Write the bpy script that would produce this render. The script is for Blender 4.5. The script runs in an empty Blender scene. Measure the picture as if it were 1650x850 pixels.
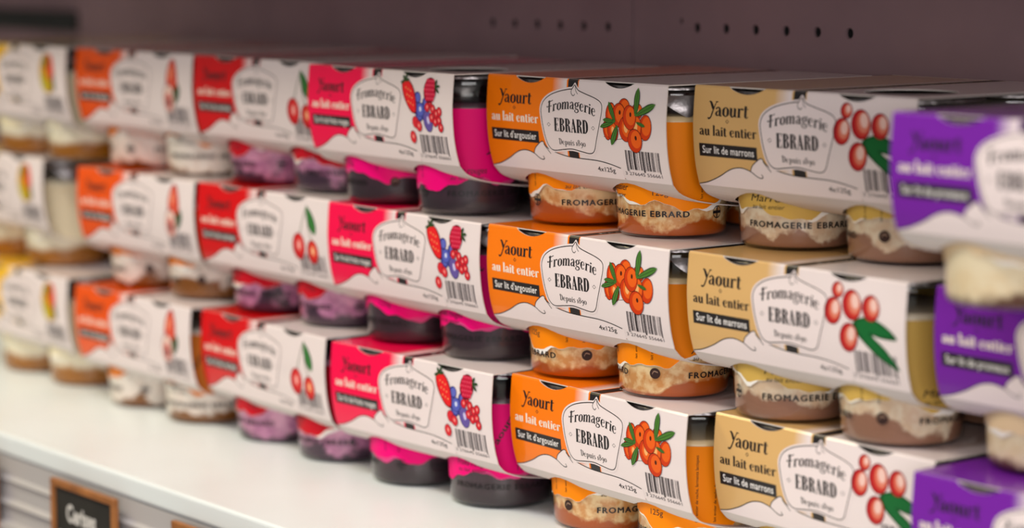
import bpy, bmesh, math, random
from mathutils import Vector, Matrix
R = math.radians
rnd = random.Random(7)
scene = bpy.context.scene
col = scene.collection
MM = 0.001

# ------------------------------------------------------------------ camera, world, lights, exposure
cam_d = bpy.data.cameras.new('camera')
cam = bpy.data.objects.new('camera', cam_d); col.objects.link(cam)
cam_d.sensor_fit = 'HORIZONTAL'; cam_d.sensor_width = 36.0
cam_d.lens = 3926.07 / 1650 * 36
CAM = Vector((727.667, -668.914, 256.241)) * MM
az, el = 0.900971, 0.128958
fwd = Vector((-math.sin(az) * math.cos(el), math.cos(az) * math.cos(el), -math.sin(el)))
cam.location = CAM
cam.rotation_euler = fwd.to_track_quat('-Z', 'Y').to_euler()
cam_d.clip_start = 0.01; cam_d.clip_end = 50
cam_d.dof.use_dof = True
cam_d.dof.focus_distance = 1.045
cam_d.dof.aperture_fstop = 5.2
scene.camera = cam

world = bpy.data.worlds.new('world'); scene.world = world; world.use_nodes = True
bg = world.node_tree.nodes['Background']
bg.inputs[0].default_value = (1.0, 0.97, 0.97, 1); bg.inputs[1].default_value = 0.20

def area(name, loc, target, sx, sy, power, color):
    d = bpy.data.lights.new(name, 'AREA'); d.shape = 'RECTANGLE'; d.size = sx; d.size_y = sy
    d.energy = power; d.color = color
    o = bpy.data.objects.new(name, d); col.objects.link(o); o.location = loc
    o.rotation_euler = (Vector(target) - Vector(loc)).to_track_quat('-Z', 'Y').to_euler()
    return o
# ceiling tube row over the aisle, an added low fill light at the right, a warmer tube to the left
area('aisle_tube_light', (0.15, -1.00, 1.66), (-0.15, -0.05, 0.0), 2.0, 0.30, 29, (1.0, 0.97, 0.96))
area('right_fill_light', (1.90, -1.55, 0.36), (0.0, 0.0, 0.14), 1.2, 0.60, 24, (1.0, 0.96, 0.96))
area('aisle_tube_light', (-1.30, -0.85, 1.25), (-0.75, -0.08, 0.0), 0.7, 0.20, 10.5, (1.0, 0.89, 0.44))

scene.view_settings.view_transform = 'Standard'
scene.view_settings.look = 'None'
scene.view_settings.exposure = 0.0
scene.view_settings.gamma = 1.0
scene.view_settings.use_curve_mapping = False
scene.cycles.transparent_max_bounces = 32
scene.cycles.max_bounces = 10

# ------------------------------------------------------------------ materials
def lin(c):
    r = []
    for v in c[:3]:
        v /= 255.0
        r.append(v / 12.92 if v <= 0.04045 else ((v + 0.055) / 1.055) ** 2.4)
    return (*r, 1.0)

def mat(name, rgb, rough=0.5, metal=0.0, spec=0.5, coat=0.0):
    m = bpy.data.materials.new(name); m.use_nodes = True
    b = m.node_tree.nodes['Principled BSDF']
    b.inputs['Base Color'].default_value = lin(rgb)
    b.inputs['Roughness'].default_value = rough
    b.inputs['Metallic'].default_value = metal
    b.inputs['Specular IOR Level'].default_value = spec
    b.inputs['Coat Weight'].default_value = coat
    return m

def add_noise(m, rgb2, scale, lo=0.4, hi=0.6, detail=3.0, bump=0.0):
    nt = m.node_tree; b = nt.nodes['Principled BSDF']
    tc = nt.nodes.new('ShaderNodeTexCoord'); n = nt.nodes.new('ShaderNodeTexNoise')
    n.inputs['Scale'].default_value = scale; n.inputs['Detail'].default_value = detail
    nt.links.new(tc.outputs['Object'], n.inputs['Vector'])
    r = nt.nodes.new('ShaderNodeValToRGB')
    r.color_ramp.elements[0].position = lo; r.color_ramp.elements[1].position = hi
    r.color_ramp.elements[0].color = b.inputs['Base Color'].default_value[:]
    r.color_ramp.elements[1].color = lin(rgb2)
    nt.links.new(n.outputs['Fac'], r.inputs['Fac'])
    nt.links.new(r.outputs['Color'], b.inputs['Base Color'])
    if bump:
        bp = nt.nodes.new('ShaderNodeBump'); bp.inputs['Strength'].default_value = bump; bp.inputs['Distance'].default_value = 0.001
        nt.links.new(n.outputs['Fac'], bp.inputs['Height']); nt.links.new(bp.outputs['Normal'], b.inputs['Normal'])
    return m

CARD_WHITE = (234, 219, 217)
def card_mat(name, rgb):
    """printed card: the flavour colour across the first part of the panel, fading to white"""
    m = mat(name, CARD_WHITE, 0.5, spec=0.12, coat=1.0)
    m.node_tree.nodes['Principled BSDF'].inputs['Coat Roughness'].default_value = 0.06
    m.node_tree.nodes['Principled BSDF'].inputs['Coat IOR'].default_value = 1.22
    nt = m.node_tree; b = nt.nodes['Principled BSDF']
    tc = nt.nodes.new('ShaderNodeTexCoord'); sp = nt.nodes.new('ShaderNodeSeparateXYZ')
    nt.links.new(tc.outputs['Object'], sp.inputs[0])
    mr = nt.nodes.new('ShaderNodeMapRange')
    mr.inputs['From Min'].default_value = 0.0; mr.inputs['From Max'].default_value = 0.122
    nt.links.new(sp.outputs['X'], mr.inputs['Value'])
    r = nt.nodes.new('ShaderNodeValToRGB'); e = r.color_ramp.elements
    e[0].position = 46.5 / 122; e[0].color = lin(rgb)
    e[1].position = 55.0 / 122; e[1].color = lin(CARD_WHITE)
    nt.links.new(mr.outputs[0], r.inputs['Fac']); nt.links.new(r.outputs[0], b.inputs['Base Color'])
    return m

def glass_mat():
    m = bpy.data.materials.new('jar_glass'); m.use_nodes = True
    nt = m.node_tree; nt.nodes.remove(nt.nodes['Principled BSDF'])
    out = nt.nodes['Material Output']
    t = nt.nodes.new('ShaderNodeBsdfTransparent'); t.inputs[0].default_value = (0.95, 0.955, 0.945, 1)
    g = nt.nodes.new('ShaderNodeBsdfGlossy'); g.inputs['Roughness'].default_value = 0.08; g.inputs[0].default_value = (1, 1, 1, 1)
    f = nt.nodes.new('ShaderNodeFresnel'); f.inputs[0].default_value = 1.4
    geo = nt.nodes.new('ShaderNodeNewGeometry'); ior = nt.nodes.new('ShaderNodeMapRange')
    ior.inputs['To Min'].default_value = 1.4; ior.inputs['To Max'].default_value = 1 / 1.4
    nt.links.new(geo.outputs['Backfacing'], ior.inputs['Value']); nt.links.new(ior.outputs[0], f.inputs[0])
    mx = nt.nodes.new('ShaderNodeMixShader')
    nt.links.new(f.outputs[0], mx.inputs[0]); nt.links.new(t.outputs[0], mx.inputs[1]); nt.links.new(g.outputs[0], mx.inputs[2])
    nt.links.new(mx.outputs[0], out.inputs['Surface'])
    return m

def contents_mat(name, top, mid, fruit, h, amp, soft=0.0012, mottle=0.5):
    """layered yogurt: fruit at the bottom, mottled yogurt above, plain cream at the surface"""
    m = mat(name, top, 0.35)
    nt = m.node_tree; b = nt.nodes['Principled BSDF']; L = nt.links
    tc = nt.nodes.new('ShaderNodeTexCoord'); oi = nt.nodes.new('ShaderNodeObjectInfo')
    mu = nt.nodes.new('ShaderNodeMath'); mu.operation = 'MULTIPLY'; mu.inputs[1].default_value = 3.0
    L.new(oi.outputs['Random'], mu.inputs[0])
    ad = nt.nodes.new('ShaderNodeVectorMath'); ad.operation = 'ADD'
    L.new(tc.outputs['Object'], ad.inputs[0]); L.new(mu.outputs[0], ad.inputs[1])
    n1 = nt.nodes.new('ShaderNodeTexNoise'); n1.inputs['Scale'].default_value = 42; n1.inputs['Detail'].default_value = 4.0
    n2 = nt.nodes.new('ShaderNodeTexNoise'); n2.inputs['Scale'].default_value = 260; n2.inputs['Detail'].default_value = 4.0
    L.new(ad.outputs[0], n1.inputs['Vector']); L.new(ad.outputs[0], n2.inputs['Vector'])
    sp = nt.nodes.new('ShaderNodeSeparateXYZ'); L.new(tc.outputs['Object'], sp.inputs[0])
    def math2(op, a, bb):
        k = nt.nodes.new('ShaderNodeMath'); k.operation = op
        for i, v in ((0, a), (1, bb)):
            if isinstance(v, (int, float)): k.inputs[i].default_value = v
            else: L.new(v, k.inputs[i])
        return k.outputs[0]
    nz = math2('SUBTRACT', n1.outputs['Fac'], 0.5)
    zz = math2('ADD', sp.outputs['Z'], math2('MULTIPLY', nz, amp * 2 * MM))
    zz = math2('ADD', zz, math2('MULTIPLY', math2('SUBTRACT', n2.outputs['Fac'], 0.5), 0.004))
    def step(edge, w):
        mr = nt.nodes.new('ShaderNodeMapRange'); L.new(zz, mr.inputs['Value'])
        mr.inputs['From Min'].default_value = edge - w; mr.inputs['From Max'].default_value = edge + w
        return mr.outputs[0]
    mr = nt.nodes.new('ShaderNodeMapRange'); L.new(n2.outputs['Fac'], mr.inputs['Value'])
    mr.inputs['From Min'].default_value = 0.42; mr.inputs['From Max'].default_value = 0.62
    mr.inputs['To Max'].default_value = mottle
    def mix(f, a, bb):
        k = nt.nodes.new('ShaderNodeMix'); k.data_type = 'RGBA'; L.new(f, k.inputs[0])
        for i, v in ((6, a), (7, bb)):
            if isinstance(v, tuple): k.inputs[i].default_value = v
            else: L.new(v, k.inputs[i])
        return k.outputs[2]
    body = mix(mr.outputs[0], lin(mid), lin(top))
    c = mix(step(h * MM, soft), lin(fruit), body)
    c = mix(step((h + 9) * MM, 0.002), c, lin(top))
    L.new(c, b.inputs['Base Color'])
    return m

WHITE = mat('print_white', (238, 222, 220), 0.42)
BLACK = mat('print_black', (28, 22, 24), 0.45)
GREY_INK = mat('print_grey', (70, 62, 64), 0.5)
BOARD_IN = mat('raw_card', (214, 204, 198), 0.7)
GLASS = glass_mat()
FOIL = mat('lid_foil', (150, 145, 145), 0.34, 0.85)
add_noise(FOIL, (104, 98, 98), 160, 0.35, 0.7, bump=0.4)
PALETTE = {}
def ink(rgb):
    if rgb not in PALETTE:
        PALETTE[rgb] = mat('ink_%02x%02x%02x' % rgb, rgb, 0.5, spec=0.15)
    return PALETTE[rgb]
LEAF, LEAF_D = (74, 122, 48), (30, 52, 30)

# ------------------------------------------------------------------ object helpers
def link(name, me, parent=None):
    o = bpy.data.objects.new(name, me); col.objects.link(o)
    if parent is not None: o.parent = parent
    return o

def tag(o, label, cat, group=None, kind=None):
    o['label'] = label; o['category'] = cat
    if group: o['group'] = group
    if kind: o['kind'] = kind
    return o

def structure(o, label=None, cat=None):
    o['kind'] = 'structure'
    if label: o['label'] = label
    if cat: o['category'] = cat
    return o

def to_mesh(name, bm, mats, smooth=False):
    me = bpy.data.meshes.new(name); bm.to_mesh(me); bm.free()
    for m in mats: me.materials.append(m)
    if smooth:
        for p in me.polygons: p.use_smooth = True
    return me

def box(bm, x0, x1, y0, y1, z0, z1, bev=0.0, mi=0):
    r = bmesh.ops.create_cube(bm, size=1.0)
    vs = r['verts']
    for v in vs:
        v.co = Vector(((x0 + x1) / 2 + v.co.x * (x1 - x0), (y0 + y1) / 2 + v.co.y * (y1 - y0), (z0 + z1) / 2 + v.co.z * (z1 - z0))) * MM
    fs = set(f for v in vs for f in v.link_faces)
    for f in fs: f.material_index = mi
    if bev:
        es = set(e for v in vs for e in v.link_edges)
        q = bmesh.ops.bevel(bm, geom=list(es), offset=bev * MM, segments=3, affect='EDGES', profile=0.5)
        for f in q['faces']: f.material_index = mi

def lathe(bm, prof, n=56, mi=0, cap0=False, cap1=False):
    rings = []
    for r_, z_ in prof:
        rings.append([bm.verts.new((r_ * math.cos(2 * math.pi * k / n) * MM, r_ * math.sin(2 * math.pi * k / n) * MM, z_ * MM)) for k in range(n)])
    for a, b in zip(rings, rings[1:]):
        for k in range(n):
            f = bm.faces.new((a[k], a[(k + 1) % n], b[(k + 1) % n], b[k])); f.material_index = mi; f.smooth = True
    if cap0: f = bm.faces.new(rings[0][::-1]); f.material_index = mi
    if cap1: f = bm.faces.new(rings[-1]); f.material_index = mi

# ------------------------------------------------------------------ flat artwork: polygons, strokes, lettering
def fill2d(loops):
    """triangulate nested 2D loops (even-odd) -> verts, faces"""
    cu = bpy.data.curves.new('tmp_outline', 'CURVE'); cu.dimensions = '2D'; cu.fill_mode = 'BOTH'
    for lp in loops:
        s = cu.splines.new('POLY'); s.points.add(len(lp) - 1)
        for p, (x, y) in zip(s.points, lp): p.co = (x, y, 0, 1)
        s.use_cyclic_u = True
    return curve2d(cu)

def curve2d(cu):
    o = bpy.data.objects.new('tmp_outline', cu); col.objects.link(o)
    dg = bpy.context.evaluated_depsgraph_get()
    me = bpy.data.meshes.new_from_object(o.evaluated_get(dg))
    V = [(v.co.x, v.co.y) for v in me.vertices]; F = [tuple(p.vertices) for p in me.polygons]
    bpy.data.objects.remove(o); bpy.data.curves.remove(cu); bpy.data.meshes.remove(me)
    return V, F

SANS = {}
def sans(text, bold=0.0, space=1.0, off=0.0):
    """built-in sans lettering -> verts, faces normalised: x from 0, baseline y=0, cap height 1"""
    k = (text, bold, space, off)
    if k not in SANS:
        cu = bpy.data.curves.new('tmp_text', 'FONT'); cu.body = text; cu.fill_mode = 'BOTH'; cu.offset = off; cu.resolution_u = 3; cu.space_character = space
        V, F = curve2d(cu)
        x0 = min(v[0] for v in V)
        V = [((x - x0) / 0.729, y / 0.729) for x, y in V]
        if bold:                                   # heavier strokes: the same letters set again a hair to each side
            V0, F0, V, F = V, F, [], []
            for dx, dy in ((-bold, 0), (bold, 0), (0, -bold * .7), (0, bold * .7)):
                F += [tuple(i + len(V) for i in f) for f in F0]; V += [(x + dx, y + dy) for x, y in V0]
        SANS[k] = (V, F)
    return SANS[k]

def catmull(pts, n=6, closed=False):
    if len(pts) < 3: return list(pts)
    out = []; N = len(pts)
    for i in range(N if closed else N - 1):
        P = [pts[(i + d) % N] if closed else pts[min(max(i + d, 0), N - 1)] for d in (-1, 0, 1, 2)]
        for k in range(n):
            t = k / n
            out.append(tuple(0.5 * (2 * P[1][j] + (P[2][j] - P[0][j]) * t + (2 * P[0][j] - 5 * P[1][j] + 4 * P[2][j] - P[3][j]) * t * t
                                    + (3 * P[1][j] - P[0][j] - 3 * P[2][j] + P[3][j]) * t ** 3) for j in range(len(P[0]))))
    if not closed: out.append(tuple(pts[-1]))
    return out

def ribbon(pts, closed=False):
    """pts (x, y, width) -> verts, faces"""
    V, F = [], []; N = len(pts)
    for i, p in enumerate(pts):
        a = pts[(i - 1) % N] if closed or i > 0 else p
        b = pts[(i + 1) % N] if closed or i < N - 1 else p
        dx, dy = b[0] - a[0], b[1] - a[1]; L = math.hypot(dx, dy) or 1
        nx, ny = -dy / L * p[2] / 2, dx / L * p[2] / 2
        V += [(p[0] + nx, p[1] + ny), (p[0] - nx, p[1] - ny)]
    for i in range(N if closed else N - 1):
        j = (i + 1) % N
        F.append((2 * i, 2 * i + 1, 2 * j + 1, 2 * j))
    return V, F

# condensed serif alphabet: strokes of (x, y, width); cap height 1, x height .62
K, T = 0.125, 0.045
def st(x, y0, y1, w=K): return [(x, y0, w), (x, y1, w)]
def sf(x0, x1, y, w=T): return [(x0, y, w), (x1, y, w)]
GLYPH = {
 'a': (.43, [st(.30, .03, .46), [(.07, .47, .10), (.13, .58, .06), (.22, .60, .07), (.30, .47, .12)], [(.30, .36, .04), (.15, .32, .06), (.08, .18, .11), (.13, .03, .07), (.30, .12, .04)], [(.30, .06, .10), (.36, .0, .05), (.42, .05, .03)]]),
 'e': (.42, [[(.08, .33, .04), (.33, .36, .045)], [(.34, .36, .06), (.29, .56, .06), (.19, .61, .05), (.09, .48, .12), (.08, .26, .13), (.15, .04, .08), (.26, .02, .06), (.36, .14, .03)]]),
 'o': (.42, [('c', [(.21, .62, .05), (.09, .48, .12), (.08, .31, .13), (.09, .14, .12), (.21, .0, .05), (.33, .14, .12), (.34, .31, .13), (.33, .48, .12)])]),
 'r': (.37, [st(.11, .02, .60), sf(.0, .22, .02), sf(.02, .11, .60), [(.13, .40, .04), (.20, .57, .06), (.29, .58, .10), (.32, .50, .08)]]),
 'm': (.70, [st(.11, .02, .60), st(.34, .02, .50), st(.57, .02, .50), sf(.02, .2, .02), sf(.25, .43, .02), sf(.48, .68, .02), sf(.02, .11, .60), [(.13, .42, .03), (.22, .59, .06), (.30, .58, .09), (.34, .46, K)], [(.36, .42, .03), (.45, .59, .06), (.53, .58, .09), (.57, .46, K)]]),
 'n': (.47, [st(.11, .02, .60), st(.34, .02, .50), sf(.02, .2, .02), sf(.25, .45, .02), sf(.02, .11, .60), [(.13, .42, .03), (.22, .59, .06), (.30, .58, .09), (.34, .46, K)]]),
 'u': (.47, [st(.11, .14, .60), st(.34, .02, .60), sf(.02, .11, .60), sf(.25, .34, .60), sf(.34, .44, .02), [(.11, .16, K), (.15, .03, .09), (.22, .01, .06), (.33, .16, .03)]]),
 'i': (.23, [st(.11, .02, .60), sf(.02, .21, .02), sf(.02, .11, .60), [(.11, .72, .12), (.11, .84, .12)]]),
 'l': (.23, [st(.11, .02, .98), sf(.02, .21, .02), sf(.02, .11, .98)]),
 't': (.31, [st(.12, .08, .80), sf(.02, .28, .60), [(.12, .10, K), (.16, .01, .08), (.22, .01, .05), (.28, .10, .03)]]),
 'g': (.43, [('c', [(.19, .62, .05), (.08, .50, .11), (.08, .36, .11), (.19, .24, .05), (.30, .36, .11), (.30, .50, .11)]), [(.28, .58, .04), (.35, .66, .06), (.41, .62, .08)], [(.13, .26, .04), (.08, .16, .07), (.16, .08, .09), (.30, .04, .10), (.36, -.08, .09), (.26, -.22, .06), (.12, -.22, .06), (.05, -.12, .08), (.12, .02, .04)]]),
 'p': (.45, [st(.11, -.28, .60), sf(.0, .22, -.28), sf(.02, .11, .60), [(.12, .50, .04), (.22, .61, .06), (.34, .48, .12), (.35, .30, .13), (.33, .13, .12), (.22, .01, .06), (.12, .10, .04)]]),
 's': (.36, [[(.31, .46, .05), (.27, .58, .05), (.17, .61, .06), (.08, .50, .10), (.14, .36, .11), (.26, .25, .11), (.29, .12, .10), (.19, .01, .06), (.09, .03, .05), (.05, .16, .05)]]),
 'Y': (.38, [[(.02, .93, .04), (.08, .98, .07), (.15, .86, .12), (.28, .46, .13)], [(.50, .98, .09), (.43, .90, .04), (.30, .50, .06), (.22, .18, .07), (.13, -.12, .07), (.03, -.20, .11), (-.02, -.12, .06)], sf(.40, .56, .98, .05)]),
 'F': (.44, [st(.15, .0, .92), [(.15, .04, .1), (.22, -.02, .04)], [(.04, .86, .04), (.12, .98, .09), (.26, .92, .07), (.44, .98, .07)], sf(.15, .32, .52, .05), [(.32, .44, .04), (.32, .60, .04)], [(-.06, .62, .04), (-.02, .5, .08), (.10, .56, .04)]]),
 'E': (.44, [st(.13, .0, 1., .17), sf(.02, .40, .975, .05), sf(.02, .40, .025, .05), sf(.15, .32, .51, .05), [(.385, .76, .03), (.385, .99, .07)], [(.385, .01, .07), (.385, .26, .03)], [(.31, .40, .04), (.31, .62, .04)]]),
 'B': (.47, [st(.13, .0, 1., .17), sf(.02, .2, .975, .05), sf(.02, .2, .025, .05), [(.14, .975, .05), (.28, .95, .08), (.36, .76, .16), (.28, .56, .07), (.14, .52, .05)], [(.14, .52, .05), (.30, .50, .07), (.39, .27, .17), (.30, .05, .08), (.14, .025, .05)]]),
 'R': (.48, [st(.13, .0, 1., .17), sf(.02, .26, .975, .05), sf(.02, .26, .025, .05), [(.14, .975, .05), (.28, .95, .08), (.37, .74, .16), (.28, .54, .07), (.14, .50, .05)], [(.22, .51, .05), (.34, .44, .12), (.37, .2, .16), (.41, .04, .10), (.48, .04, .04)]]),
 'A': (.47, [[(.22, 1., .06), (.08, .0, .05)], [(.22, 1., .12), (.38, .0, .17)], sf(.0, .17, .025, .05), sf(.27, .48, .025, .05), sf(.12, .30, .30, .05)]),
 'D': (.50, [st(.13, .0, 1., .17), sf(.02, .2, .975, .05), sf(.02, .2, .025, .05), [(.14, .975, .05), (.28, .95, .08), (.39, .76, .15), (.41, .5, .18), (.39, .24, .15), (.28, .05, .08), (.14, .025, .05)]]),
 'd': (.50, [st(.14, .02, .9, .13), [(.02, .80, .05), (.08, .98, .07), (.26, .94, .06), (.40, .74, .12), (.42, .45, .13), (.38, .2, .11), (.26, .02, .06), (.06, .05, .05)]]),
 '1': (.26, [st(.13, .02, .60), sf(.03, .23, .02), [(.03, .5, .04), (.12, .6, .06)]]),
 '8': (.42, [('c', [(.20, .98, .05), (.09, .82, .10), (.13, .62, .08), (.27, .48, .10), (.34, .25, .11), (.20, .02, .05), (.07, .22, .10), (.13, .46, .08), (.27, .62, .08), (.31, .82, .09)])]),
 '9': (.42, [('c', [(.20, .62, .05), (.08, .45, .11), (.12, .22, .08), (.22, .18, .05), (.32, .34, .11), (.31, .5, .11)]), [(.34, .44, .11), (.32, .1, .11), (.22, -.2, .08), (.08, -.26, .05)]]),
 '0': (.40, [('c', [(.20, .60, .05), (.08, .46, .11), (.08, .14, .11), (.20, .0, .05), (.32, .14, .11), (.32, .46, .11)])]),
 ' ': (.22, []),
}
def serif(text, bold=1.0, track=0.0):
    V, F = [], []; x = 0.0
    for ch in text:
        adv, strokes = GLYPH[ch]
        for s in strokes:
            closed = s[0] == 'c'
            pts = s[1] if closed else s
            pts = [(p[0], p[1], p[2] * bold) for p in pts]
            v, f = ribbon(catmull(pts, 5, closed), closed)
            o = len(V); V += [(a + x, b) for a, b in v]; F += [tuple(i + o for i in q) for q in f]
        x += adv + track
    return V, F, x

class Art:
    """flat coloured layers in millimetres: u to the right, v up or down as the owner maps it"""
    def __init__(s): s.items = []; s.mats = []; s.z = 2.0
    def up(s):
        s.z += 0.2
        return s.z
    def mi(s, m):
        if m not in s.mats: s.mats.append(m)
        return s.mats.index(m)
    def add(s, VF, m, layer): s.items.append((VF[0], VF[1], s.mi(m), layer))
    def poly(s, pts, m, layer, n=0, closed=True):
        if n: pts = catmull(pts, n, True)
        s.add(fill2d([pts]), m, layer)
    def line(s, pts, w, m, layer, n=5, closed=False):
        p = catmull([(a[0], a[1], a[2] if len(a) > 2 else w) for a in pts], n, closed) if n else [(a[0], a[1], w) for a in pts]
        s.add(ribbon(p, closed), m, layer)
    def rect(s, x0, y0, x1, y1, m, layer, slope=0.0):
        s.add(([(x0, y0), (x1, y0 + slope), (x1, y1 + slope), (x0, y1)], [(0, 1, 2, 3)]), m, layer)
    def ell(s, cx, cy, rx, ry, m, layer, rot=0.0, n=20):
        c, q = math.cos(rot), math.sin(rot)
        V = [(cx + rx * math.cos(t) * c - ry * math.sin(t) * q, cy + rx * math.cos(t) * q + ry * math.sin(t) * c) for t in [2 * math.pi * k / n for k in range(n)]]
        s.add((V, [tuple(range(n))]), m, layer)
    def text(s, VF, x0, x1, base, h, m, layer, fn=None, down=True):
        """place lettering between x0 and x1 with cap height h; fn(t) moves the baseline, t from 0 to 1"""
        V, F = VF[0], VF[1]
        a = min(v[0] for v in V); b = max(v[0] for v in V); sgn = -1 if down else 1
        out = []
        for x, y in V:
            t = (x - a) / (b - a)
            out.append((x0 + t * (x1 - x0), base + (fn(t) if fn else 0) + sgn * y * h))
        s.add((out, F), m, layer)
    def build(s, bm, fn, rows=(), cols=(), base=0):
        tb = bmesh.new()
        for V, F, mi, layer in s.items:
            vs = [tb.verts.new((x, y, layer)) for x, y in V]
            for f in F:
                try: q = tb.faces.new([vs[i] for i in f]); q.material_index = mi + base
                except ValueError: pass
        for r in rows: bmesh.ops.bisect_plane(tb, geom=tb.verts[:] + tb.edges[:] + tb.faces[:], dist=1e-5, plane_co=(0, r, 0), plane_no=(0, 1, 0))
        for r in cols: bmesh.ops.bisect_plane(tb, geom=tb.verts[:] + tb.edges[:] + tb.faces[:], dist=1e-5, plane_co=(r, 0, 0), plane_no=(1, 0, 0))
        m = {}
        for v in tb.verts: m[v] = bm.verts.new(fn(v.co.x, v.co.y, v.co.z))
        for f in tb.faces:
            try: q = bm.faces.new([m[v] for v in f.verts]); q.material_index = f.material_index
            except ValueError: pass
        tb.free()

# ------------------------------------------------------------------ the carton sleeve
W, D, P, H = 122.0, 122.0, 66.5, 41.7
CARD = 0.45
YF = [(0, .7), (.8, .1), (2, 0), (8, -.5), (16, -.9), (24, -.5), (30, .2), (36, 1.4), (H, 3.2)]
def interp(tab, x):
    if x <= tab[0][0]: return tab[0][1]
    for (a, b), (c, d) in zip(tab, tab[1:]):
        if x <= c: return b + (d - b) * (x - a) / (c - a)
    return tab[-1][1]
_fine = catmull(YF, 6)
ROWS = [0, .8] + [2 + (H - 2) * k / 24 for k in range(25)]
YTAB = [(r, interp(_fine, r)) for r in ROWS]
SAG = [(3.2, 24.8), (7, 20.9), (12, 18.6), (18, 16.8), (26, 15.4), (36, 14.0), (48, 12.9), (61, 12.5)]
_sag = catmull(SAG, 5)
def sag(w): return interp(_sag, min(w, D - w))
def f_front(u, v, off=0.0): return Vector((u, interp(YTAB, v) - off, P - v)) * MM
def f_back(u, v, off=0.0): return Vector((u, D - interp(YTAB, v) + off, P - v)) * MM
def f_top(u, w, off=0.0): return Vector((u, w, P - 0.02 + off)) * MM
def f_bot(u, w, off=0.0): return Vector((u, w, sag(w) - off)) * MM
CENT = [(30.5, 30.5), (91.5, 30.5), (91.5, 91.5), (30.5, 91.5)]

def circle(cx, cy, r, n=36): return [(cx + r * math.cos(2 * math.pi * k / n), cy + r * math.sin(2 * math.pi * k / n)) for k in range(n)]
def arc_notch(x0, x1, depth, n=10):
    return [(x0 + (x1 - x0) * k / n, depth * math.sin(math.pi * k / n) ** 0.8) for k in range(n + 1)]

def panel(bm, loops, fn, rows, mi_out, mi_in):
    V, F = fill2d(loops)
    tb = bmesh.new()
    vs = [tb.verts.new((x, y, 0)) for x, y in V]
    for f in F:
        try: tb.faces.new([vs[i] for i in f])
        except ValueError: pass
    bmesh.ops.remove_doubles(tb, verts=tb.verts, dist=1e-4)
    for r in rows: bmesh.ops.bisect_plane(tb, geom=tb.verts[:] + tb.edges[:] + tb.faces[:], dist=1e-5, plane_co=(0, r, 0), plane_no=(0, 1, 0))
    A, B = {}, {}
    for v in tb.verts:
        A[v] = bm.verts.new(fn(v.co.x, v.co.y, 0.0)); B[v] = bm.verts.new(fn(v.co.x, v.co.y, -CARD))
    for f in tb.faces:
        q = bm.faces.new([A[v] for v in f.verts]); q.material_index = mi_out
        q = bm.faces.new([B[v] for v in reversed(f.verts)]); q.material_index = mi_in
    for e in tb.edges:
        if len(e.link_faces) == 1:
            a, b = e.verts
            q = bm.faces.new((A[a], A[b], B[b], B[a])); q.material_index = mi_in
    tb.free()

def leaf(a, x0, y0, x1, y1, w, lay, fill=LEAF, edge=LEAF_D, tip=0.35):
    dx, dy = x1 - x0, y1 - y0; L = math.hypot(dx, dy); nx, ny = -dy / L, dx / L
    def shape(g):
        side = [(0, .1), (.25, .38), (.6, .5), (.85, .36), (1, .02)]
        p = [(x0 + dx * t - nx * w * s * g, y0 + dy * t - ny * w * s * g) for t, s in side]
        q = [(x0 + dx * t + nx * w * s * g, y0 + dy * t + ny * w * s * g) for t, s in reversed(side)]
        return catmull(p, 4)[:] + catmull(q, 4)[:]
    a.poly(shape(1.0), ink(edge), a.up()); a.poly(shape(0.72), ink(fill), a.up())
    a.line([(x0 + dx * .1, y0 + dy * .1), (x0 + dx * .9, y0 + dy * .9)], .22, ink(edge), a.up(), 0)

def berry(a, cx, cy, rx, ry, rot, lay, fill, edge, hi, eye=None, side=None):
    a.ell(cx, cy, rx + .28, ry + .28, ink(edge), a.up(), rot)
    a.ell(cx, cy, rx, ry, ink(fill), a.up(), rot)
    if side: a.ell(cx + rx * .18, cy - ry * .12, rx * .74, ry * .76, ink(side), a.up(), rot)
    if hi: a.ell(cx + rx * .05, cy - ry * .1, rx * .3, ry * .38, ink(hi), a.up(), rot)
    if eye: a.ell(cx + rx * .15, cy - ry * .25, rx * .16, ry * .2, ink(eye), a.up(), rot)

def fruit_buckthorn(a):
    O, E, Hh, S = (206, 58, 16), (70, 22, 14), (248, 180, 110), (236, 98, 26)
    a.line([(82, 23.6), (90, 24.4), (98, 23.2)], .2, BLACK, a.up()); a.line([(98, 24.6), (106, 24.4), (111, 22.2)], .2, BLACK, a.up())
    for x, y, rx, ry, r, eye, hi in ((95.2, 10.6, 3.6, 3.7, -.5, 0, 0), (103.8, 11.8, 3.4, 3.2, .2, 0, 1), (84.2, 20.9, 2.2, 4.0, -.2, 0, 0), (86.6, 13.6, 2.9, 4.6, .1, 0, 0), (88.2, 21.0, 3.3, 4.3, -.1, 0, 1),
                               (109.2, 18.4, 3.8, 5.3, .15, 0, 0), (92.2, 14.0, 4.1, 5.0, -.1, 1, 0), (103.0, 18.8, 3.7, 5.2, .1, 0, 1), (96.6, 19.7, 4.1, 5.2, -.1, 0, 1), (99.2, 14.6, 4.0, 5.1, -.15, 1, 0), (102.4, 24.3, 4.4, 4.9, -.1, 1, 0)):
        berry(a, x, y, rx, ry, r, 2, O, E, Hh if hi else None, (70, 24, 14) if eye else None, S)
    leaf(a, 90.0, 17.0, 85.2, 8.6, 2.6, 7); leaf(a, 102.9, 13.8, 104.0, 1.9, 3.6, 7); leaf(a, 103.2, 13.6, 115.4, 8.4, 3.4, 7)
    leaf(a, 89.6, 17.0, 80.0, 19.6, 2.2, 7); leaf(a, 89.4, 16.6, 82.0, 16.4, 2.0, 7); leaf(a, 91.5, 18.3, 87.0, 27.0, 3.2, 7); leaf(a, 103.6, 16.4, 109.2, 17.9, 1.6, 7)

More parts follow.
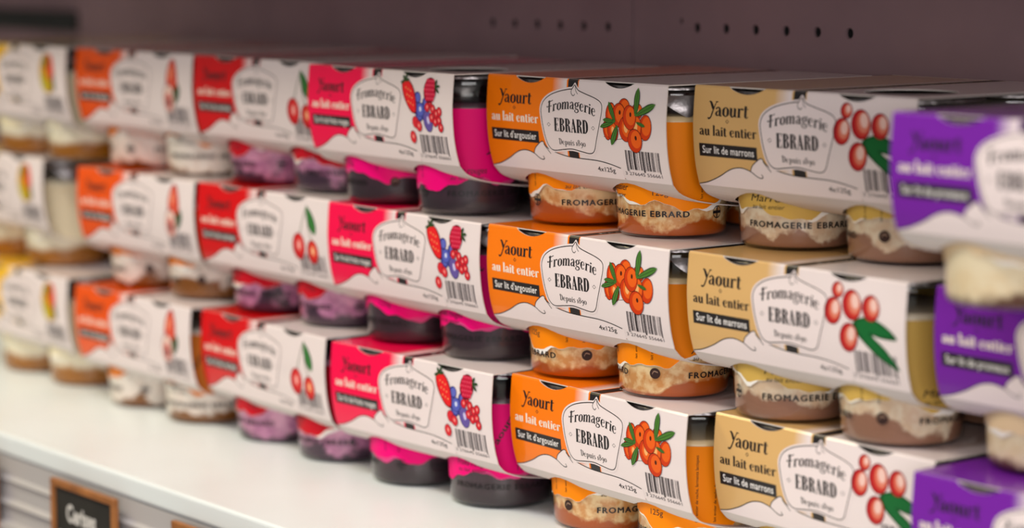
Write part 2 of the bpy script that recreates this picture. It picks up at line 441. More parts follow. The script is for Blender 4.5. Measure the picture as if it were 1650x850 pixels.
def fruit_chestnut(a):
    O, E, Hh = (178, 24, 34), (70, 34, 30), (238, 196, 184)
    G = (24, 104, 50)
    a.poly([(96, 17), (103, 15), (112, 17.5), (118, 22), (110, 22.5), (105, 22), (112, 26.5), (118.5, 34), (108, 30), (99, 24), (95, 20)], ink((20, 80, 38)), a.up(), 3)
    a.poly([(97, 17.6), (103, 16), (111, 18), (115, 21), (108, 21.4), (103, 21), (110, 26.5), (116, 32), (107, 28.4), (99, 22.4)], ink(G), a.up(), 3)
    for x, y, rx, ry, r in ((86.2, 6.4, 3.0, 3.0, 0), (84.2, 14.6, 4.4, 5.2, .1), (94.2, 11.4, 4.9, 5.8, -.25), (104.2, 11.6, 4.4, 4.9, -.25), (92.6, 24.0, 4.6, 5.6, .25)):
        a.ell(x, y, rx + .22, ry + .22, ink(E), a.up(), r); a.ell(x, y, rx, ry, ink(O), a.up(), r)
        a.ell(x + rx * .16, y - ry * .02, rx * .76, ry * .82, ink((204, 66, 52)), a.up(), r)
        a.ell(x + rx * .26, y - ry * .14, rx * .6, ry * .7, ink((222, 128, 104)), a.up(), r)
        a.ell(x + rx * .34, y - ry * .28, rx * .4, ry * .5, ink(Hh), a.up(), r)

def fruit_berries(a):
    E = (60, 20, 40)
    for x, y in ((94.5, 12), (93, 16.5), (98, 17), (101.5, 14), (96, 20), (100.5, 19.5)):
        berry(a, x, y, 2.6, 2.7, 0, 2, (62, 66, 150), (30, 28, 80), None, None, (96, 104, 190))
    berry(a, 97.0, 17.2, 2.9, 3.1, 0, 3, (88, 96, 186), (30, 28, 80), (214, 220, 246)); berry(a, 103.0, 22.2, 3.3, 4.8, -.25, 3, (104, 86, 160), (36, 28, 76), (206, 196, 236))
    for x, y in ((104.5, 13.6), (107, 16.5), (106, 20.5), (109.8, 18.5), (112.2, 17.5), (108.8, 22.3), (111.8, 21.6), (113, 24.6), (102.8, 15.8)):
        berry(a, x, y, 1.8, 2.0, 0, 4, (214, 36, 50), (110, 16, 34), (246, 150, 140))
    berry(a, 93.0, 23.2, 2.3, 2.6, -.4, 4, (220, 40, 52), (110, 16, 34), None); berry(a, 95.6, 24.8, 2.1, 2.4, -.4, 4, (220, 40, 52), (110, 16, 34), (246, 150, 140))
    berry(a, 90.2, 30.2, 2.2, 2.7, 0, 4, (222, 40, 50), (120, 16, 30), (246, 150, 140))
    a.poly([(82, 4.6), (86, 3.6), (90.5, 6.4), (93.5, 12), (94, 18.4), (90, 18.6), (85.4, 14), (82.4, 9)], ink((130, 18, 24)), a.up(), 3)
    a.poly([(82.6, 5.2), (86, 4.2), (90, 6.8), (92.9, 12.2), (93.4, 17.9), (90.2, 18), (85.9, 13.6), (83, 8.8)], ink((230, 34, 38)), a.up(), 3)
    q = a.up()
    for k in range(9): a.ell(85.2 + (k % 3) * 2 + (k // 3) * 1.2, 7.5 + (k // 3) * 3.2 + (k % 3) * .7, .3, .45, ink((246, 176, 110)), q)
    for dx, dy in ((-3.6, 1.2), (-1.8, -2.4), (1.6, -3.4), (3.2, -.6)): leaf(a, 84.4, 4.6, 84.4 + dx, 4.2 + dy, 1.5, 6, (56, 84, 44))
    a.ell(104.6, 8.0, 4.9, 5.9, ink((112, 10, 34)), a.up(), .2)
    q, q2 = a.up(), a.up()
    for i in range(5):
        for j in range(5):
            x, y = 101.4 + j * 1.6 + (i % 2) * .8 - .6, 3.9 + i * 2.0
            if ((x - 104.6) / 4.9) ** 2 + ((y - 8) / 5.9) ** 2 < .86: a.ell(x, y, .95, 1.1, ink((206, 24, 62)), q); a.ell(x + .1, y - .2, .4, .45, ink((232, 84, 110)), q2)
    for dx, dy in ((1.5, -3.2), (4, -.4), (3.4, 2.8)): leaf(a, 108.4, 6.2, 108.4 + dx, 6.2 + dy, 1.3, 7, (56, 84, 44))

def fruit_cherry(a):
    for p in ([(102, 4), (99, 12), (96.5, 20)], [(102, 4), (104, 14), (107.5, 22)]): a.line(p, .55, ink((70, 90, 40)), a.up())
    leaf(a, 102, 5, 110.5, 18, 6.0, 3, (60, 124, 58), (30, 66, 36))
    berry(a, 95.2, 25.0, 5.2, 6.6, .1, 5, (196, 22, 32), (96, 14, 22), (246, 170, 160), None, (222, 50, 48)); berry(a, 107.2, 27.0, 4.6, 5.8, 0, 5, (196, 22, 32), (96, 14, 22), (250, 190, 140), None, (226, 60, 44))

def fruit_fig(a):
    leaf(a, 104, 27, 108.6, 16, 6.4, 2, (60, 92, 56))
    a.poly([(97, 11), (100, 4), (104, 3), (107, 9), (107.6, 17), (103, 20), (97.5, 18)], ink((150, 44, 40)), a.up(), 4)
    a.poly([(97.8, 11), (100.4, 5), (103.6, 4), (106.2, 9.4), (106.8, 16.6), (103, 19), (98.2, 17)], ink((222, 84, 62)), a.up(), 4)
    a.ell(100.6, 10.5, 1.5, 3.6, ink((240, 150, 116)), a.up(), .2)
    a.ell(98.8, 24.2, 5.4, 8.0, ink((140, 40, 50)), a.up(), .12); a.ell(98.8, 24.2, 4.7, 7.3, ink((238, 206, 192)), a.up(), .12)
    a.ell(98.6, 25.6, 3.0, 4.6, ink((206, 84, 76)), a.up(), .12); a.ell(98.2, 26.4, 1.5, 2.6, ink((90, 24, 34)), a.up(), .12)

def fruit_mango(a):
    a.ell(100, 15.5, 8.6, 11.8, ink((122, 70, 30)), a.up(), -.15); a.ell(100, 15.5, 8.0, 11.2, ink((206, 158, 30)), a.up(), -.15)
    a.ell(103.2, 12, 4.6, 7.8, ink((222, 74, 44)), a.up(), -.15); a.ell(97.6, 20.4, 4.6, 5.8, ink((190, 170, 30)), a.up(), -.15)
    a.ell(99, 9, 3.0, 3.6, ink((120, 110, 40)), a.up(), .3); leaf(a, 107, 16, 107.4, 26, 3.4, 4, (60, 84, 54))

def fruit_plum(a):
    leaf(a, 103, 10, 112, 6, 4.4, 2)
    for x, y in ((93, 14), (104, 16), (98, 22)): berry(a, x, y, 5.6, 6.4, .1, 3, (86, 48, 124), (40, 22, 66), (190, 160, 220), None, (112, 72, 156))

BARS = [2, 1, 1, 2, 3, 1, 1, 1, 1, 2, 4, 1, 1, 2, 1, 3, 2, 1, 1, 1, 3, 1, 1, 2, 2, 1, 1, 1, 3, 2, 1, 1, 2, 1, 1, 3, 1, 2, 1, 1, 2, 1]
def sleeve_mesh(key, rgb, light_text, name, fruit, punched=False):
    bm = bmesh.new()
    mats = [card_mat('carton_' + key, rgb), BOARD_IN]
    nl = arc_notch(19.8, 41.2, 2.9); nr = arc_notch(80.6, 101.4, 2.8)
    # front panel: half-moon cuts in the top edge, a shallow step in the bottom one
    out = [(0, 0)] + nl + nr + [(W, 0), (W, H), (93.5, H), (90.5, 40.0), (60, 40.4), (44, 41.0), (38, H), (0, H)]
    panel(bm, [out], f_front, ROWS, 0, 1)
    panel(bm, [[(0, 0), (W, 0), (W, H), (0, H)]], f_back, ROWS, 0, 1)
    panel(bm, [[(0, .7), (W, .7), (W, D - .7), (0, D - .7)]] + ([circle(*CENT[1], 18.5)] if punched else []), f_top, [], 0, 1)
    panel(bm, [[(0, 3.2), (W, 3.2), (W, D - 3.2), (0, D - 3.2)]] + [circle(x, y, 26.0) for x, y in CENT], f_bot,
          [4, 5.5, 7, 9, 11, 14, 18, 22, 26, 32, 40, 50, 61, 72, 82, 90, 96, 100, 104, 108, 111, 113, 115, 116.5, 118], 1, 1)
    bmesh.ops.recalc_face_normals(bm, faces=bm.faces)
    a = Art()
    # snowy mountain at the foot
    ridge = [(0.3, H - .35), (6, 40.2), (13.4, 37.5), (19, 34.8), (23.1, 33.4), (27.6, 33.0), (32.5, 34.1)]
    peak = [(32.5, 34.1), (33.4, 32.2), (35.4, 30.4), (39.4, 28.3), (41.9, 30.6), (47.1, 32.5), (55.5, 33.9), (64.8, 34.3), (76.1, 34.5), (84, 35.4), (90.9, 36.8)]
    r1, r2 = catmull(ridge, 5), catmull(peak, 5)
    a.poly(r1 + r2[1:] + [(W - 30, 36.9), (W - 30, H - .02), (0.3, H - .02)], WHITE, 1)
    a.line(ridge + [(35.5, 35.8), (37.6, 36.5), (39.2, 36.1), (38.6, 34.9)], .42, BLACK, 2)
    a.line(peak, .42, BLACK, 2); a.line([(40.2, 29.4), (42, 31.2), (44.4, 33.5)], .38, BLACK, 2, 4)
    # black band over the fold with coloured edges, and below the badge
    for y0, y1 in ((0.05, 5.2), (31.2, 34.25)):
        a.rect(56.3, y0, 57.4, y1, ink(rgb), 1); a.rect(57.3, y0, 63.9, y1, BLACK, 2); a.rect(63.8, y0, 64.4, y1, ink(rgb), 1)
    # badge
    bd = [(61.8, 2.5), (60.2, 4.2), (58.2, 4.5), (55.6, 4.9), (51.0, 5.8), (45.5, 7.5), (41.2, 10.2), (39.5, 13.7), (40.0, 18), (40.9, 22.4), (42.2, 26.8), (43.8, 30.0), (47.0, 31.8),
          (53.6, 31.1), (59.9, 30.5), (66.1, 31.2), (72.0, 31.7), (75.0, 30.2), (77.0, 25.4), (79.6, 18.0), (80.9, 12.4), (80.0, 9.4), (76.0, 7.6), (69.7, 6.1), (65.0, 4.9), (63.2, 3.8)]
    cx, cy = 60.2, 18.5
    grow = lambda g: [(cx + (x - cx) * (1 + g / 20), cy + (y - cy) * (1 + g / 15)) for x, y in bd]
    a.poly(grow(1.0), WHITE, 3, 3); a.line(bd, .42, BLACK, 4, 4, True)
    a.line([(60.2, 4.2), (59.6, 5.6), (60.4, 6.9), (61.6, 7.1), (62.2, 6.3)], .34, BLACK, 4); a.line([(62.2, 2.9), (62.8, 5.0), (64.2, 6.4)], .3, BLACK, 4)
    a.text(serif('Fromagerie', 1.08), 43.4, 76.6, 15.7, 5.1, BLACK, 4, lambda t: -2.5 * math.sin(math.pi * t) - .3 * t)
    a.text(serif('EBRARD', 1.06, .03), 48.6, 71.8, 23.2, 5.9, BLACK, 4)
    a.text(serif('depuis 1890'.replace('d', 'd', 1), 1.0), 51.2, 69.4, 28.9, 2.7, BLACK, 4)
    for x in (44.8, 75.1): a.line([(x, 19.7), (x + 1.1, 20.5), (x, 21.3), (x - 1.1, 20.5)], .26, BLACK, 4, 0, True)
    # product name
    a.text(serif('Yaourt', 1.12), 8.6, 32.4, 12.3, 6.0, BLACK, 2)
    a.line([(20.3, 13.6), (21.2, 14.3), (20.3, 15.0), (19.4, 14.3)], .3, BLACK, 2, 0, True)
    a.text(serif('au lait entier', 1.22), 3.9, 37.4, 20.5, 4.3, ink((246, 232, 216)) if light_text else BLACK, 2)
    a.rect(3.4, 24.0, 37.2, 29.3, BLACK, 2)
    nm = sans(name, 0.0, 1.06, 0.012)
    a.text(nm, 5.3, 35.4, 27.95, 3.2, ink((240, 234, 230)), 3)
    # weight, bar code
    a.text(sans('4x125g', 0.02), 75.2, 86.9, 39.0, 2.1, BLACK, 3)
    x = 95.2; sc = 22.0 / sum(BARS)
    for i, b in enumerate(BARS):
        if i % 2 == 0: a.rect(x, 28.6, x + b * sc, 37.6 if i in (0, 2, 20, 40) else 36.8, GREY_INK if key != 'sea_buckthorn' else ink((52, 44, 46)), 2)
        x += b * sc
    a.text(sans('3 276645 556661', 0.0), 93.3, 117.0, 39.3, 1.5, GREY_INK, 3)
    fruit(a)
    a.build(bm, lambda u, v, l: f_front(u, v, .03 + .022 * l), ROWS, (), base=len(mats))
    mats += a.mats
    # band carried over the top panel
    t = Art()
    t.rect(56.3, .8, 57.4, D - .8, ink(rgb), 1); t.rect(63.8, .8, 64.4, D - .8, ink(rgb), 1); t.rect(57.3, .8, 63.9, D - .8, BLACK, 2)
    q = sans('Fromagerie EBRARD', 0.0)
    L = max(v[0] for v in q[0])
    t.add(([(61.8 - y * 2.0, 14 + x / L * 90) for x, y in q[0]], q[1]), ink((206, 198, 196)), 3)
    t.build(bm, lambda u, w, l: f_top(u, w, .02 + .02 * l), base=len(mats))
    mats += t.mats
    return to_mesh('sleeve_' + key, bm, mats)

# ------------------------------------------------------------------ the jars
JAR = [(0, .6), (19, .35), (22.2, .5), (23.3, 1.4), (23.8, 3), (24.1, 8), (24.6, 22), (25.2, 30), (26.0, 40), (26.8, 49), (27.2, 53), (27.4, 56), (28.4, 58), (28.8, 60), (28.8, 62.6), (28.2, 64.2), (27.4, 64.4)]
RZ = sorted([(z, r) for r, z in JAR if r > 23])
def jr(z): return interp(RZ, z)
bm = bmesh.new(); lathe(bm, JAR); GLASS_ME = to_mesh('jar_glass', bm, [GLASS])

def contents_mesh(m):
    bm = bmesh.new()
    prof = [(0, .95), (19, .95), (22.2, 1.3), (23.0, 2.2), (23.35, 3.6), (23.6, 8), (24.1, 22), (24.7, 30), (25.5, 40), (26.3, 49), (26.7, 52), (25.2, 52.6), (0, 52.4)]
    lathe(bm, prof, 48)
    return to_mesh('yogurt', bm, [m])

def lid_mesh():
    """crimped foil disc with a pull tab folded down at +x"""
    bm = bmesh.new(); n = 96
    rings = []
    for j, (r_, z_) in enumerate([(0.01, 61.2), (12, 61.6), (21, 63.4), (26.5, 64.9), (28.4, 65.0), (28.9, 64.9), (29.0, 64.6), (29.1, 64.2), (29.15, 63.6)]):
        ring = []
        for k in range(n):
            w = (.28 * math.sin(k * math.pi / 1.5) if j >= 7 else 0) + (.1 if k % 2 else -.1) * (j >= 6)
            zz = z_ + (.15 * math.sin(k * 0.9 + j) if 1 < j < 3 else 0)
            ring.append(bm.verts.new(((r_ + w) * math.cos(2 * math.pi * k / n) * MM, (r_ + w) * math.sin(2 * math.pi * k / n) * MM, zz * MM)))
        rings.append(ring)
    for a, b in zip(rings, rings[1:]):
        for k in range(n): bm.faces.new((a[k], a[(k + 1) % n], b[(k + 1) % n], b[k]))
    # tab
    rows = []
    for i in range(7):
        t = i / 6; half = 11 * (1 - t ** 1.6) + .8
        rows.append([bm.verts.new(Vector((29.6 + 1.4 * math.sin(t * 2.2) - abs(s) ** 2 * (3.6 * (1 - t)), s * half, 61.4 - 9.0 * t)) * MM) for s in (-1, -.5, 0, .5, 1)])
    for a, b in zip(rows, rows[1:]):
        for k in range(4): bm.faces.new((a[k], a[k + 1], b[k + 1], b[k]))
    return to_mesh('foil_lid', bm, [FOIL], True)
LID_ME = lid_mesh()

def label_mesh(key, rgb, word, lo, seed, white_edge=(240, 234, 226), body_text=True, lettering=True):
    """print on the glass: coloured field with a snowy lower edge, lettering; u is degrees round the jar"""
    r = random.Random(seed)
    a = Art(); c = ink(rgb); wh = ink(white_edge)
    top = 50.0
    N = 72
    ph = [r.uniform(0, 6.28) for _ in range(5)]
    def edge(d, k):
        t = R(d)
        return lo + 2.3 * math.sin(2 * t + ph[0]) + 1.4 * math.sin(5 * t + ph[1]) + .7 * math.sin(9 * t + ph[2]) + (.5 * math.sin(17 * t + ph[3]))
    up = [(-180 + 360 * k / N, edge(-180 + 360 * k / N, 0)) for k in range(N + 1)]
    dn = [(d, e - max(.08, 1.6 * math.sin(R(d) * 3 + ph[4]) + .9 * math.sin(R(d) * 8 + ph[1]))) for d, e in up]
    V = up + [(d, top) for d, _ in up]
    a.add((V, [(i, i + 1, N + 2 + i, N + 1 + i) for i in range(N)]), c, 1)
    V = dn + [(d, e + .01) for d, e in up]
    a.add((V, [(i, i + 1, N + 2 + i, N + 1 + i) for i in range(N)]), wh, 1)
    big = sans('FROMAGERIE EBRARD', .05, 1.2)
    def T(VF, x0, x1, base, h, m=BLACK, layer=3, fn=None): a.text(VF, x0, x1, base, h, m, layer, fn, down=False)
    for s in (0, 180):
        def wrap(VF, x0, x1, base, h, m=BLACK, fn=None):
            V = VF[0]; lo_, hi_ = min(v[0] for v in V), max(v[0] for v in V)
            out = [(x0 + (x - lo_) / (hi_ - lo_) * (x1 - x0), base + y * h) for x, y in V]
            a.add(([((u + 180) % 360 - 180 if s == 0 else u, v) for u, v in out], VF[1]), m, 3)
        if lettering: wrap(big, s - 56, s + 56, 9.5, 2.6)
        if body_text:
            sl = lambda VF, k=.22: ([(x + y * k, y) for x, y in VF[0]], VF[1])
            wrap(sl(sans(word, .006)), s - 54, s - 12, 20.0, 3.0); wrap(sl(sans('au lait entier', .0)), s - 52, s - 16, 17.0, 2.0)
            wrap(sans('125g', .0), s + 18, s + 34, 18.6, 2.6)
            # columns of tiny upright text, and the name running up the side
            tiny = sans('lait entier de vache, ferments lactiques', .004)
            Lx = max(v[0] for v in tiny[0])
            for q0 in (s + 70, s + 88, s - 92):
                a.add(([(q0 - y * 3.0, 17.2 + x / Lx * 29) for x, y in tiny[0]], tiny[1]), BLACK, 3)
            yv = sans('Yaourt', .03); Lx = max(v[0] for v in yv[0])
            a.add(([(s - 8 + x / Lx * 22 - y * 5.5, 27 + x / Lx * 17 + y * 1.6) for x, y in yv[0]], yv[1]), BLACK, 3)
    if lettering:
        a.ell(90, 11.4, 5.6, 2.35, ink((58, 40, 36)), 3)
        a.line([(87, 11), (89, 12.3), (93, 11.9)], .5, ink((150, 120, 100)), 4, 4)
        a.line([(-90 + 6 * math.cos(t), 11 + 2.5 * math.sin(t)) for t in [2 * math.pi * k / 18 for k in range(18)]], .45, BLACK, 3, 0, True)
        a.rect(-96, 10.4, -84, 11.6, BLACK, 3); a.rect(-91, 8.8, -89.4, 13.2, BLACK, 3)
    bm = bmesh.new()
    def fn(u, v, l):
        rr = jr(v) + .05 + .03 * l
        return Vector((rr * math.cos(R(u)), rr * math.sin(R(u)), v)) * MM
    a.build(bm, fn, rows=[22, 30, 40, 49], cols=[-360 + 5 * k for k in range(145)])
    bmesh.ops.remove_doubles(bm, verts=bm.verts, dist=1e-7)
    for f in bm.faces: f.smooth = True
    return to_mesh('label_' + key, bm, a.mats)

# flavour: key -> carton colour, light 'au lait entier', box words, fruit, jar print colour, print word, print lower edge, contents(top, mid, fruit, height, amp)
FL = {
 'sea_buckthorn': ((250, 124, 6), True, "Sur lit d'argousier", fruit_buckthorn, (246, 136, 4), 'Argousier', 15.6, ((238, 208, 158), (208, 146, 84), (172, 78, 6), 6.5, 11, .0010, .8)),
 'chestnut': ((218, 174, 112), False, 'Sur lit de marrons', fruit_chestnut, (206, 168, 84), 'Marron', 16.4, ((232, 216, 192), (216, 186, 156), (148, 104, 82), 8.5, 20, .0010, .8)),
 'prune': ((118, 34, 160), True, 'Sur lit de pruneaux', fruit_plum, (228, 200, 160), 'Pruneau', 17.0, ((242, 224, 190), (236, 212, 172), (92, 50, 32), 4.5, 6, .0015, .8)),
 'red_berries': ((248, 0, 74), True, 'Sur lit de fruits rouges', fruit_berries, (240, 0, 118), 'Fruits rouges', 14.8, ((70, 40, 54), (58, 36, 48), (48, 33, 40), 9, 6, .003, .3)),
 'cherry': ((216, 0, 6), True, 'Sur lit de cerises', fruit_cherry, (196, 18, 36), 'Cerise', 16.6, ((214, 150, 180), (176, 108, 148), (62, 36, 56), 8.5, 24, .0018, .6)),
 'fig': ((236, 84, 4), True, 'Sur lit de figues', fruit_fig, (222, 124, 44), 'Figue', 19.4, ((236, 224, 214), (230, 212, 200), (128, 74, 16), 6.5, 22, .0014, .8)),
 'mango': ((244, 188, 44), True, 'Sur lit de mangues', fruit_mango, (240, 226, 190), 'Mangue', 19.0, ((240, 230, 206), (238, 226, 200), (160, 98, 16), 11.0, 5, .0014, .8)),
}
BUILT = {}; PUNCHED = {}
for k, (rgb, lt, nm, fr, lab, word, lo, con) in FL.items():
    white = (214, 70, 130) if k == 'red_berries' else (240, 234, 226)
    BUILT[k] = (sleeve_mesh(k, rgb, lt, nm, fr), contents_mesh(contents_mat('yogurt_' + k, *con)),
                label_mesh(k, lab, word, lo, hash(word) % 1 + len(word), white, k not in ('mango', 'prune'), k not in ('mango', 'prune')))

for k in ('red_berries', 'chestnut'):
    PUNCHED[k] = sleeve_mesh(k, *FL[k][:4], True)

# ------------------------------------------------------------------ the shelf, the wall and the floor
FRONT = -90.0
enamel = mat('cream_enamel', (240, 245, 245), 0.32)
add_noise(enamel, (233, 237, 236), 9, 0.3, 0.7)
rail_m = mat('rail_plastic', (186, 180, 178), 0.4)
back_m = mat('back_panel_enamel', (136, 110, 114), 0.85, spec=0.15)
add_noise(back_m, (122, 98, 102), 14, 0.3, 0.75)
dark_m = mat('dark_gap', (14, 12, 12), 0.8)  # near-black colour stands in for the shade inside wall holes and seams

X0, X1 = -2600.0, 900.0
sh = bpy.data.objects.new('display_shelf', None); col.objects.link(sh)
tag(sh, 'cream enamelled display shelf carrying the stacked yogurt packs, with price rail along its front', 'shelf')
bm = bmesh.new(); box(bm, X0, X1, FRONT, 146.5, -11, 0, 1.8)
link('shelf_board', to_mesh('shelf_board', bm, [enamel]), sh)
# price rail: stepped profile along the shelf front
prof = [(-88, -12), (-89.5, -12), (-89.5, -22), (-92, -23.5), (-90.2, -25), (-90.2, -34), (-93, -36), (-90.6, -37.4), (-90.6, -46), (-95, -47), (-95, -50), (-88, -50)]
bm = bmesh.new()
A = [bm.verts.new((X0 * MM, y * MM, z * MM)) for y, z in prof]; B = [bm.verts.new((X1 * MM, y * MM, z * MM)) for y, z in prof]
for k in range(len(prof)): bm.faces.new((A[k], A[(k + 1) % len(prof)], B[(k + 1) % len(prof)], B[k]))
bm.faces.new(A[::-1]); bm.faces.new(B)
bmesh.ops.recalc_face_normals(bm, faces=bm.faces)
rl = link('price_rail', to_mesh('price_rail', bm, [rail_m]), sh); rl['label'] = 'pale grey plastic rail with grooves'

up = bpy.data.objects.new('display_shelf', None); col.objects.link(up); up.location = (0, 0, 0.292)
tag(up, 'next display shelf up, above the top edge of the photo', 'shelf')
bm = bmesh.new(); box(bm, X0, X1, FRONT + 12, 146.5, -11, 0, 1.8)
link('shelf_board', to_mesh('shelf_board', bm, [enamel]), up)

# back wall: two panels with rows of punched holes
def wall_panel(name, x0, x1, y, holes, label):
    bm = bmesh.new()
    V, F = fill2d([[(x0, -60), (x1, -60), (x1, 320), (x0, 320)]] + [circle(hx, hz, r_, 20) for hx, hz, r_ in holes])
    vs = [bm.verts.new(Vector((a, y, b)) * MM) for a, b in V]
    for f in F: bm.faces.new([vs[i] for i in f])
    for hx, hz, r_ in holes:
        c = circle(hx, hz, r_, 20)
        a_ = [bm.verts.new(Vector((p, y, q)) * MM) for p, q in c]; b_ = [bm.verts.new(Vector((p, y + 1.5, q)) * MM) for p, q in c]
        e_ = [bm.verts.new(Vector((p, y + 1.5, q)) * MM) for p, q in c]; g_ = [bm.verts.new(Vector((p, y + 14, q)) * MM) for p, q in c]
        for k in range(20):
            bm.faces.new((a_[k], a_[(k + 1) % 20], b_[(k + 1) % 20], b_[k]))
            f = bm.faces.new((e_[k], e_[(k + 1) % 20], g_[(k + 1) % 20], g_[k])); f.material_index = 1
        f = bm.faces.new(g_); f.material_index = 1
    # folded return edges and back sheet
    for xx in (x0, x1):
        q = [bm.verts.new(Vector((xx, yy, zz)) * MM) for yy, zz in ((y, -60), (y, 320), (y + 16, 320), (y + 16, -60))]
        bm.faces.new(q)
    bmesh.ops.remove_doubles(bm, verts=bm.verts, dist=1e-7)
    o = link(name, to_mesh(name, bm, [back_m, dark_m]))
    structure(o, label, 'wall')
WY = 147.0
wall_panel('wall_back', -203.5, 900, WY, [(-156.7 + k * 20.56, 217.4, 2.5) for k in range(6)] + [(-168.2, 220.4, 1.5), (-168.2, 217.6, 1.5), (-168.2, 214.8, 1.5)][:1], 'grey back panel right of the seam with a row of punched holes')
wall_panel('wall_back', -785, -205.3, WY, [(-319.9 + k * 19.18, 216.1, 2.5) for k in range(6)], 'grey back panel left of the seam with a row of punched holes')
wall_panel('wall_back', -2600, -787, WY + 6, [], 'far grey back panel beyond the seam on the left')
bm = bmesh.new(); box(bm, X0, X1, WY + 22, WY + 28, -60, 330)
structure(link('wall_back', to_mesh('back_shade_sheet', bm, [dark_m])), 'added dark sheet standing in for the shade behind the back panels', 'wall')
bm = bmesh.new(); box(bm, -1260, -786, WY - 2, WY + 5.5, 198.5, 212, 2)  # plain black strip laid along the far left wall panel
structure(link('trim_1', to_mesh('trim_1', bm, [dark_m])), 'black strip along the back panel at the far left end', 'trim')
bm = bmesh.new(); box(bm, -3500, 1500, -2500, 175, -920, -900)
fl_m = mat('floor_tile', (206, 200, 194), 0.35); add_noise(fl_m, (190, 184, 178), 6, 0.4, 0.6)
structure(link('floor', to_mesh('floor', bm, [fl_m])), 'pale shop floor', 'floor')

# ------------------------------------------------------------------ price tags in the rail
wood = mat('tag_wood', (176, 112, 56), 0.5); add_noise(wood, (140, 84, 40), 60, 0.35, 0.7)
slate = mat('tag_slate', (34, 31, 26), 0.7); add_noise(slate, (44, 40, 34), 40, 0.4, 0.7)
chalk = mat('chalk', (226, 220, 214), 0.8)
def price_tag(x, lines, label):
    t = bpy.data.objects.new('price_tag', None); col.objects.link(t); t.location = ((x + 4) * MM, -95.2 * MM, -11.2 * MM)
    tag(t, label, 'price tag', 'chalkboard price tags in the shelf rail')
    bm = bmesh.new()
    for a_ in ((0, 66, -2.4, .6, -3.6, 0), (0, 66, -2.4, .6, -60, -56.4), (0, 3.6, -2.4, .6, -56.5, -3.5), (62.4, 66, -2.4, .6, -56.5, -3.5)): box(bm, *a_, bev=.6)
    link('frame', to_mesh('tag_frame', bm, [wood]), t)
    bm = bmesh.new(); box(bm, 3.4, 62.6, -.9, .4, -56.6, -3.4)
    a = Art()
    for s, x0, x1, base, h in lines:
        a.text(sans(s, off=.03), x0, x1, base, h, chalk, 1)
    a.build(bm, lambda u, v, l: Vector((u, -1.0, -v)) * MM, base=1)
    link('chalkboard', to_mesh('tag_board', bm, [slate] + a.mats), t)
price_tag(-377.6, [('Cerises', 15, 45, 20, 9), ('2 x 4 lait', 6, 52, 33, 7)], 'chalkboard price tag in a wooden frame reading Cerises, under the shelf edge')
price_tag(-257.0, [], 'wooden framed price tag right of the one reading Cerises, only its corner in view')
price_tag(-507.0, [], 'wooden framed price tag left of the one reading Cerises, only its frame edge in view')

# ------------------------------------------------------------------ the packs
def make_pack(key, label, x, y, row, yaw, rots=None, tabs=None):
    sl, con, lab = BUILT[key]
    t = bpy.data.objects.new('yogurt_pack', None); col.objects.link(t)
    t.location = (x * MM, y * MM, (row - 1) * (P + .12) * MM + 0.0001); t.rotation_euler = (0, 0, R(yaw))
    tag(t, label, 'yogurt pack', GROUP[key])
    link('carton_sleeve', PUNCHED[key] if row == 3 and key in PUNCHED else sl, t)
    for k, (cx_, cy_) in enumerate(CENT):
        g = link('jar', GLASS_ME, t); g.location = (cx_ * MM, cy_ * MM, 0)
        rot = rots[k] if rots and k < len(rots) and rots[k] is not None else rnd.uniform(-180, 180)
        g.rotation_euler = (0, 0, R(rot))
        link('yogurt', con, g); link('jar_print', lab, g)
        l = link('foil_lid', LID_ME, g)
        ta = tabs[k] if tabs and k < len(tabs) and tabs[k] is not None else rnd.uniform(0, 360)
        l.rotation_euler = (0, 0, R(ta - rot))
    return t

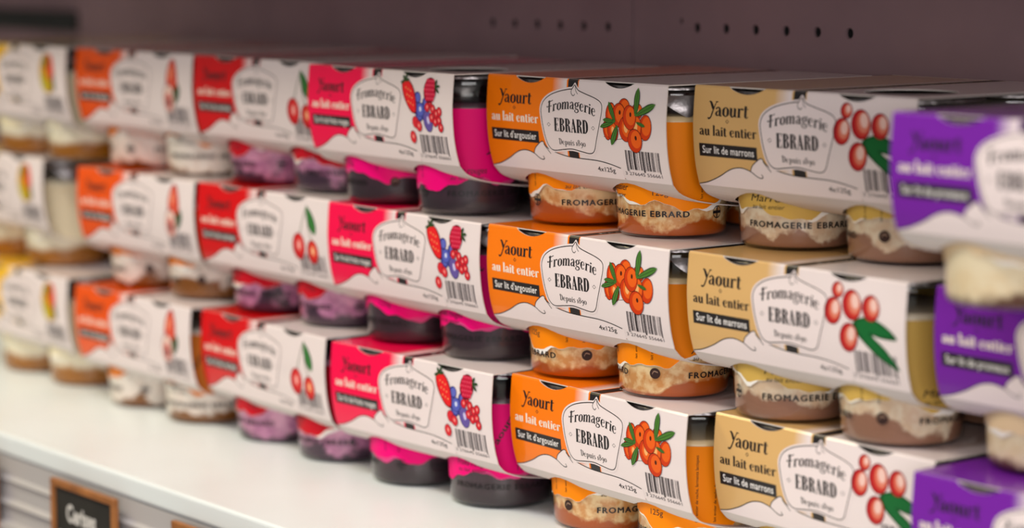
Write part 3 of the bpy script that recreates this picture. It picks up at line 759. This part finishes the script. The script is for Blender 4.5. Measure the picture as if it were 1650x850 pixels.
DESC = {
 'mango': ('yellow and white carton four-pack printed with a yellow and red mango', {3: (-642.8, -5.1, .4), 2: (-685.1, 1.3, .05), 1: (-646.8, -4.5, -.06)}),
 'fig': ('orange and white pack with halved red fruit, beside yellow packs,', {3: (-517.6, .8, 1.45), 2: (-508.3, -5.0, 1.54), 1: (-502.4, -11.3, 1.14)}),
 'cherry': ('red and white four-pack of cherry yogurt with two printed cherries', {3: (-394.7, 4.9, .01), 2: (-383.3, -1.0, .51), 1: (-375.6, -4.7, -1.73)}),
 'red_berries': ('pink and white four-pack of red berry yogurt with dark jars', {3: (-271.8, -4.2, -1.62), 2: (-258.1, -2.6, -.17), 1: (-244.3, -11.0, 1.95)}),
 'sea_buckthorn': ('orange four-pack with printed sea buckthorn berries', {3: (-146.1, 9.3, -.32), 2: (-133.4, -.5, -.29), 1: (-119.6, 1.9, -2.27)}),
 'chestnut': ('beige and white four-pack of chestnut yogurt with printed chestnuts', {3: (-20.8, 21.0, .73), 2: (-4.1, 3.1, -1.02), 1: (5.2, 10.4, -1.39)}),
 'prune': ('purple and white four-pack of prune yogurt', {3: (145.8, -39.2, -.11), 2: (128.8, 4.7, -.08), 1: (133.5, -10.7, 0)}),
}
GROUP = {'mango': 'yellow mango packs', 'fig': 'orange packs with a halved red fruit', 'cherry': 'red cherry packs', 'red_berries': 'pink red berry packs', 'sea_buckthorn': 'orange sea buckthorn packs', 'chestnut': 'beige chestnut packs', 'prune': 'purple prune packs'}
LAYER = {3: 'in the top layer', 2: 'in the middle layer', 1: 'standing on the shelf'}
ROT = {('sea_buckthorn', 3): (-6, 100), ('sea_buckthorn', 2): (-126, -151), ('sea_buckthorn', 1): (-172, -107),
       ('chestnut', 3): (-42, -160), ('chestnut', 2): (-18, -154), ('chestnut', 1): (60, -20), ('red_berries', 1): (30, -40), ('red_berries', 2): (80, -60)}
TAB = {('sea_buckthorn', 3): (150, -30), ('sea_buckthorn', 2): (150, -22), ('mango', 2): (150, -22), ('red_berries', 2): (150, -35)}
for key, (d, rows) in DESC.items():
    for row, (x, y, yaw) in rows.items():
        make_pack(key, d + ' ' + LAYER[row], x, y, row, yaw, ROT.get((key, row)), TAB.get((key, row), (150, 150)))
